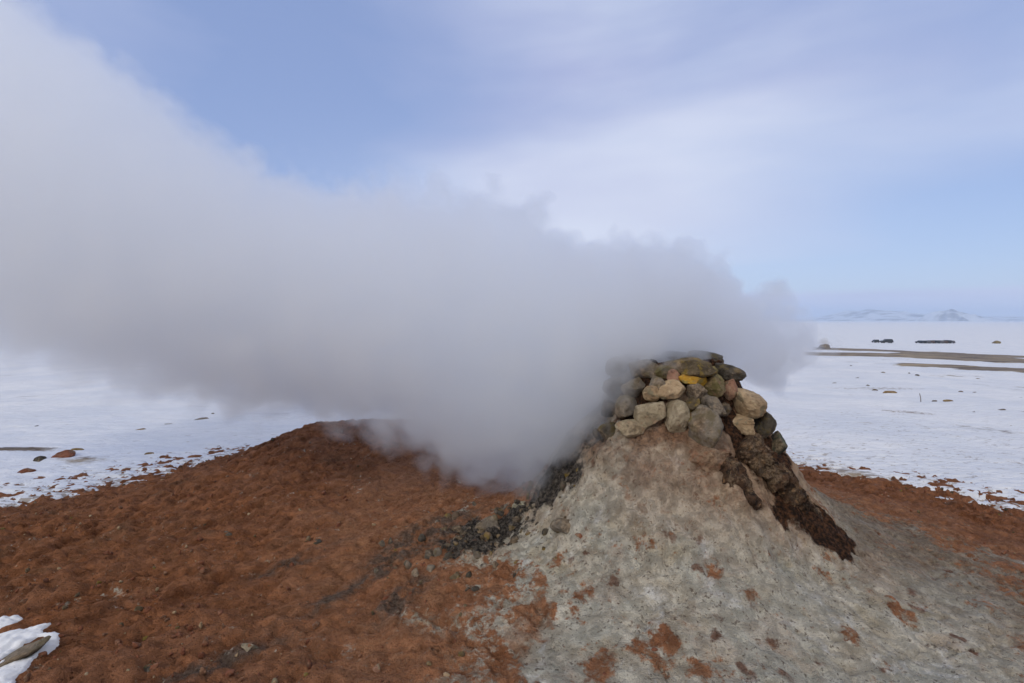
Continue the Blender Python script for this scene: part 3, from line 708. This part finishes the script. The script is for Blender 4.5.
# ------------------------------------------------------------------ far things on the plain
def solid_mat(name, c, rough=.5, bump=8):
    m, g = new_mat(name); P = g.n('ShaderNodeTexCoord').outputs['Object']
    n = g.noise(P, bump, 4, .6); return finish(m, g, g.mix(g.mr(n, .3, .7), tuple(x*.75 for x in c), tuple(min(.9, x*1.2) for x in c)), rough, n, .15, .01)
M_CAR = [solid_mat('car_paint_dark', (.03, .032, .036), .35), solid_mat('car_paint_grey', (.09, .09, .10), .35), solid_mat('car_paint_brown', (.07, .045, .035), .4)]
M_TYRE = solid_mat('tyre_rubber', (.02, .02, .02), .8); M_WIN = solid_mat('car_window', (.03, .04, .05), .12); M_WOOD = solid_mat('weathered_wood', (.16, .14, .125), .85)
def make_car(x, y, z, rz, mat, label, L=4.3, Wd=1.8, Hh=1.6, group=None):
    root = bpy.data.objects.new('parked_car', None); C.objects.link(root); root.location = (x, y, z); root.rotation_euler = (0, 0, rz)
    tag(root, label, 'car', group)
    import bmesh
    prof = [(-.5, .22), (-.5, .52), (-.46, .62), (-.44, .92), (-.38, 1.0), (.10, 1.0), (.24, .68), (.46, .58), (.5, .42), (.5, .22)]
    bm = bmesh.new()
    rings = []
    for sgn in (-1, 1):
        rings.append([bm.verts.new((u*L, sgn*Wd*.5*(1-.16*max(0, (v-.6)/.4)), v*Hh)) for u, v in prof])
    bm.faces.new(rings[0]); bm.faces.new(rings[1][::-1])
    for i in range(len(prof)): bm.faces.new((rings[0][i], rings[1][i], rings[1][(i+1) % len(prof)], rings[0][(i+1) % len(prof)]))
    bmesh.ops.recalc_face_normals(bm, faces=bm.faces)
    me = bpy.data.meshes.new('body'); bm.to_mesh(me); bm.free(); me.materials.append(mat)
    b = bpy.data.objects.new('body', me); C.objects.link(b); b.parent = root
    for sgn in (-1, 1):
        bm = bmesh.new(); vs = [(-.41, .64), (-.36, .94), (.09, .94), (.20, .68)]
        f = [bm.verts.new((u*L, sgn*(Wd*.5*(1-.16*max(0, (v-.6)/.4))+.012), v*Hh)) for u, v in vs]
        q = [bm.verts.new((w.co.x, w.co.y-sgn*.02, w.co.z)) for w in f]
        bm.faces.new(f); bm.faces.new(q[::-1])
        for i in range(4): bm.faces.new((f[i], q[i], q[(i+1) % 4], f[(i+1) % 4]))
        bmesh.ops.recalc_face_normals(bm, faces=bm.faces)
        me = bpy.data.meshes.new('side_window'); bm.to_mesh(me); bm.free(); me.materials.append(M_WIN)
        w = bpy.data.objects.new('side_window', me); C.objects.link(w); w.parent = root
        for u in (-.31, .31):
            bm = bmesh.new(); bmesh.ops.create_cone(bm, cap_ends=True, segments=20, radius1=.34, radius2=.34, depth=.22, matrix=Matrix.Translation((u*L, sgn*(Wd*.5-.08), .34)) @ Matrix.Rotation(R(90), 4, 'X'))
            me = bpy.data.meshes.new('wheel'); bm.to_mesh(me); bm.free(); me.materials.append(M_TYRE)
            w = bpy.data.objects.new('wheel', me); C.objects.link(w); w.parent = root
    return root
p = hit(886.5, 343.2); make_car(p.x, p.y, p.z, R(170), M_CAR[0], 'dark car parked alone on the distant snow', 4.4, 1.9, 1.75)
p = hit(875.5, 342.6); make_car(p.x, p.y, p.z, R(80), M_CAR[0], 'small dark car seen end-on left of the lone dark car', 3.2, 1.6, 1.3)
PK = 'cars parked in a row on the far plain'
names = ['first', 'second', 'third', 'fourth', 'fifth', 'sixth', 'seventh', 'eighth']
for k, px in enumerate((920.5, 925.0, 929.2, 934.6, 938.6, 942.4, 946.2, 949.4)):
    p = hit(px, 343.3); make_car(p.x, p.y, p.z, R(90+rnd.uniform(-4, 4)), M_CAR[k % 3], names[k]+' car from the left in the distant parked row', 4.2, 1.6, 1.15+.25*rnd.random(), PK)
# hummocks of soil and rock
def hummock(px, py, w, h, kind, label, name='hummock', seed=1, depth=1.2):
    p = hit(px, py); k = p.y/FPX; me = stone_mesh(name, (w*k, w*k*depth, h*k*2), seed, 5, .3, 4); me.materials.append(MS[kind])
    o = bpy.data.objects.new(name, me); C.objects.link(o); o.location = p; return tag(o, label, 'mound')
hummock(996, 343.5, 8, 3, 'olive', 'small greenish-brown hummock on the far snow right of the cars', seed=11)
hummock(826, 349, 14, 5, 'brown', 'low brown steaming hummock at the left end of the bare strips', seed=12)
# leaning marker peg
p = hit(921, 402.5)
ridge_mesh('marker_peg', [(p.x, p.y, p.z-.1), (p.x-.01, p.y, p.z+.12), (p.x-.05, p.y, p.z+.26)], [.010, .010, .009], M_WOOD, 7, .03, 1.0, None, 20, 10)
tag(bpy.data.objects['marker_peg'], 'thin leaning grey peg standing in the right snow', 'peg')

# hills on the horizon
def hills_fn(x, y):
    r = (y-5600)/900
    env = np.exp(-r*r)
    t = x/5600*FPX+512                                   # bearing
    prof = 42+26*vnoise(x/1500, x*0+3, seed=91)+18*fbm(x/500, x*0+1, oct=4, seed=92)
    prof = prof+70*np.exp(-((t-866)/34)**2)
    z = prof*env*(1+.25*fbm(x/300, y/300, oct=5, seed=93, ridged=True))
    return z-40+8, dict(bare=.25+.35*sstep(.1, .6, fbm(x/220, y/160, oct=5, seed=94)), thin=x*0)
M_HILL = None
def hill_mat():
    m, g = new_mat('hill_snow'); P = g.n('ShaderNodeNewGeometry').outputs['Position']
    n = g.noise(P, .006, 8, .65)
    c = g.mix(g.mr(n, .45, .62), (.60, .62, .66), (.10, .09, .085))
    return finish(m, g, c, .9)
M_HILL = hill_mat()
tag(mesh_grid('hills', np.linspace(-6800, 6800, 300), np.linspace(4200, 6900, 60), hills_fn, M_HILL), 'low snow-streaked hills on the horizon', None, None, 'structure')
def peak_fn(x, y):
    cx, cy = (952-512)/512*4300, 4300
    u = (x-cx)/210; v = (y-cy)/260; q = np.sqrt(u*u+v*v)
    z = 95*np.clip(1-q**1.3, -.3, 1)+22*fbm(x/70, y/70, oct=5, seed=95, ridged=True)*(q < 1.3)
    z = z+25*np.exp(-((x-cx+130)/60)**2-(v*1.3)**2)
    return z-12, {}
pcx = (952-512)/512*4300
tag(mesh_grid('rocky_hill', np.linspace(pcx-330, pcx+330, 120), np.linspace(3950, 4650, 120), peak_fn, M_HILL), 'small craggy hill standing before the horizon', None, None, 'structure')

# ------------------------------------------------------------------ steam
YC = 4.4
prof = [(808, 338, 346), (799, 327, 358), (786, 314, 371), (764, 301, 386), (735, 290, 388), (700, 268, 372), (670, 254, 366), (640, 252, 372), (610, 248, 400), (580, 252, 440), (550, 232, 468), (510, 214, 480), (480, 206, 477), (450, 205, 462), (400, 196, 432),
        (340, 190, 412), (270, 178, 412), (200, 146, 396), (130, 104, 372), (60, 44, 352), (0, 4, 344), (-150, -90, 320), (-400, -260, 260), (-700, -470, 160)]
XS, ZC, RZ = [], [], []
for px, t, b in prof:
    a_, b_ = at(px, t, YC), at(px, b, YC); XS.append(a_.x); ZC.append((a_.z+b_.z)/2); RZ.append((a_.z-b_.z)/2)
XS, ZC, RZ = np.array(XS[::-1]), np.array(ZC[::-1]), np.array(RZ[::-1])
YX = np.array([-10.5, -4, -1.5, 0, .6, 1.2, 1.7, 2.2, 2.7]); YCV = np.array([5.6, 4.9, 4.6, 4.34, 4.10, 4.08, 4.25, 4.3, 4.3]); RYV = np.array([2.4, 1.8, 1.25, 1.0, .92, .66, .50, .45, .30])
X0, X1 = XS[0], XS[-1]
def fcurve(g, fac, xs, vs, lo, hi):
    nd = g.n('ShaderNodeFloatCurve'); cv = nd.mapping.curves[0]
    P_ = [((x-X0)/(X1-X0), (v-lo)/(hi-lo)) for x, v in zip(xs, vs)]
    P_ = [(min(1, max(0, a)), min(1, max(0, b))) for a, b in P_]
    cv.points[0].location = P_[0]; cv.points[-1].location = P_[-1]
    for q in P_[1:-1]: cv.points.new(*q)
    nd.mapping.update(); g.put(nd.inputs['Value'], fac)
    return g.math('MULTIPLY_ADD', nd.outputs[0], hi-lo, lo)
STEAM_D = 3.8
def steam_mat():
    m, g = new_mat('steam'); P = g.n('ShaderNodeTexCoord').outputs['Object']
    s = g.n('ShaderNodeSeparateXYZ', {0: P}).outputs
    f = g.mr(s[0], X0, X1, 0, 1, smooth=False)
    zc = fcurve(g, f, XS, ZC, 0, 9); rz = fcurve(g, f, XS, RZ, 0, 4)
    yc = fcurve(g, f, YX, YCV, 3, 6); ry = fcurve(g, f, YX, RYV, 0, 3)
    u = g.math('DIVIDE', g.math('SUBTRACT', s[2], zc), rz); v = g.math('DIVIDE', g.math('SUBTRACT', s[1], yc), ry)
    e = g.math('SQRT', g.math('ADD', g.math('MULTIPLY', u, u), g.math('MULTIPLY', v, v)))
    sd_ = g.math('MULTIPLY', g.math('SUBTRACT', 1.0, e), g.math('MINIMUM', rz, ry))      # metres inside
    big = g.noise(P, 1.1, 2, .5); mid = g.noise(P, 3.4, 4, .62)
    bil = g.math('ABSOLUTE', g.math('SUBTRACT', g.noise(P, 2.5, 2, .5), .5))
    sd_ = g.math('ADD', sd_, g.math('MULTIPLY', g.math('SUBTRACT', big, .5), .40))
    sd_ = g.math('ADD', sd_, g.math('MULTIPLY', g.math('SUBTRACT', mid, .5), .26))
    sd_ = g.math('ADD', sd_, g.math('MULTIPLY', g.math('SUBTRACT', bil, .08), 1.5))
    soft = g.mr(s[0], -2.5, 1.4, .32, .09, smooth=False); sd_ = g.math('ADD', sd_, g.mr(s[0], -4.0, 1.0, .20, .03, smooth=False))
    dens = g.mr(g.math('DIVIDE', sd_, soft), -.15, 1.0)
    dens = g.math('MULTIPLY', dens, g.mr(s[0], -6, 1.0, STEAM_D*.35, STEAM_D, smooth=False))
    vol = g.n('ShaderNodeVolumePrincipled', {'Color': (.978, .986, .996, 1), 'Anisotropy': 0.6}); g.put(vol.inputs['Density'], dens)
    o = g.n('ShaderNodeOutputMaterial'); g.t.links.new(vol.outputs[0], o.inputs['Volume']); return m
def build_steam():
    n, k = 90, 40; xs = np.linspace(X0+.02, X1+.12, n); a = np.linspace(0, 2*math.pi, k, endpoint=False)
    zc = np.interp(xs, XS, ZC); rz = np.interp(xs, XS, RZ); yc = np.interp(xs, YX, YCV); ry = np.interp(xs, YX, RYV)
    m_ = np.interp(xs, [-4, 1], [.42, .24]); m_[-3:] = (.18, .13, .03)
    V = np.stack([np.repeat(xs[:, None], k, 1), yc[:, None]+np.cos(a)[None]*(ry+m_)[:, None], zc[:, None]+np.sin(a)[None]*(rz+m_)[:, None]], -1).reshape(-1, 3)
    F = [(i*k+j, i*k+(j+1) % k, (i+1)*k+(j+1) % k, (i+1)*k+j) for i in range(n-1) for j in range(k)]
    me = bpy.data.meshes.new('steam_plume'); me.from_pydata(V.tolist(), [], F+[tuple(range(k))[::-1], tuple(range((n-1)*k, n*k))])
    me.update(); me.materials.append(steam_mat())
    import bmesh
    bm = bmesh.new(); bm.from_mesh(me); bmesh.ops.recalc_face_normals(bm, faces=bm.faces); bm.to_mesh(me); bm.free()
    o = bpy.data.objects.new('steam_plume', me); C.objects.link(o)
    return tag(o, 'thick grey steam pouring from the vent and blowing to the upper left', 'steam', None, 'stuff')
build_steam()
def puff(px, py, w, h, dens, label):
    import bmesh
    p = at(px, py, hit(826, 349).y+.3); k = p.y/FPX
    bm = bmesh.new(); bmesh.ops.create_icosphere(bm, subdivisions=3, radius=1); me = bpy.data.meshes.new('steam_wisp'); bm.to_mesh(me); bm.free()
    m, g = new_mat('wisp'); P = g.n('ShaderNodeTexCoord').outputs['Object']; l = g.vmath('LENGTH', P)
    d = g.mr(g.math('ADD', l, g.math('MULTIPLY', g.math('SUBTRACT', g.noise(P, 2, 3), .5), .6)), .95, .2, 0, dens)
    v = g.n('ShaderNodeVolumePrincipled', {'Color': (.88, .88, .88, 1)}); g.put(v.inputs['Density'], d)
    o_ = g.n('ShaderNodeOutputMaterial'); g.t.links.new(v.outputs[0], o_.inputs['Volume']); me.materials.append(m)
    o = bpy.data.objects.new('steam_wisp', me); C.objects.link(o); o.location = p; o.scale = (w*k/2, w*k/2, h*k/2)
    return tag(o, label, 'steam', None, 'stuff')
puff(824, 342, 13, 12, .9, 'faint steam over the distant hummock')

# ------------------------------------------------------------------ haze
def haze():
    import bmesh
    m, g = new_mat('haze'); v = g.n('ShaderNodeVolumePrincipled', {'Color': (.64, .78, .98, 1), 'Density': .00020})
    o_ = g.n('ShaderNodeOutputMaterial'); g.t.links.new(v.outputs[0], o_.inputs['Volume'])
    bm = bmesh.new(); bmesh.ops.create_cube(bm, size=1); me = bpy.data.meshes.new('haze'); bm.to_mesh(me); bm.free(); me.materials.append(m)
    o = bpy.data.objects.new('haze', me); C.objects.link(o); lo, hi = -60, 150
    o.scale = (15600, 15600, hi-lo); o.location = (0, 0, (hi+lo)/2)
    return tag(o, 'thin blue-white air over the plain', 'haze', None, 'stuff')
haze()
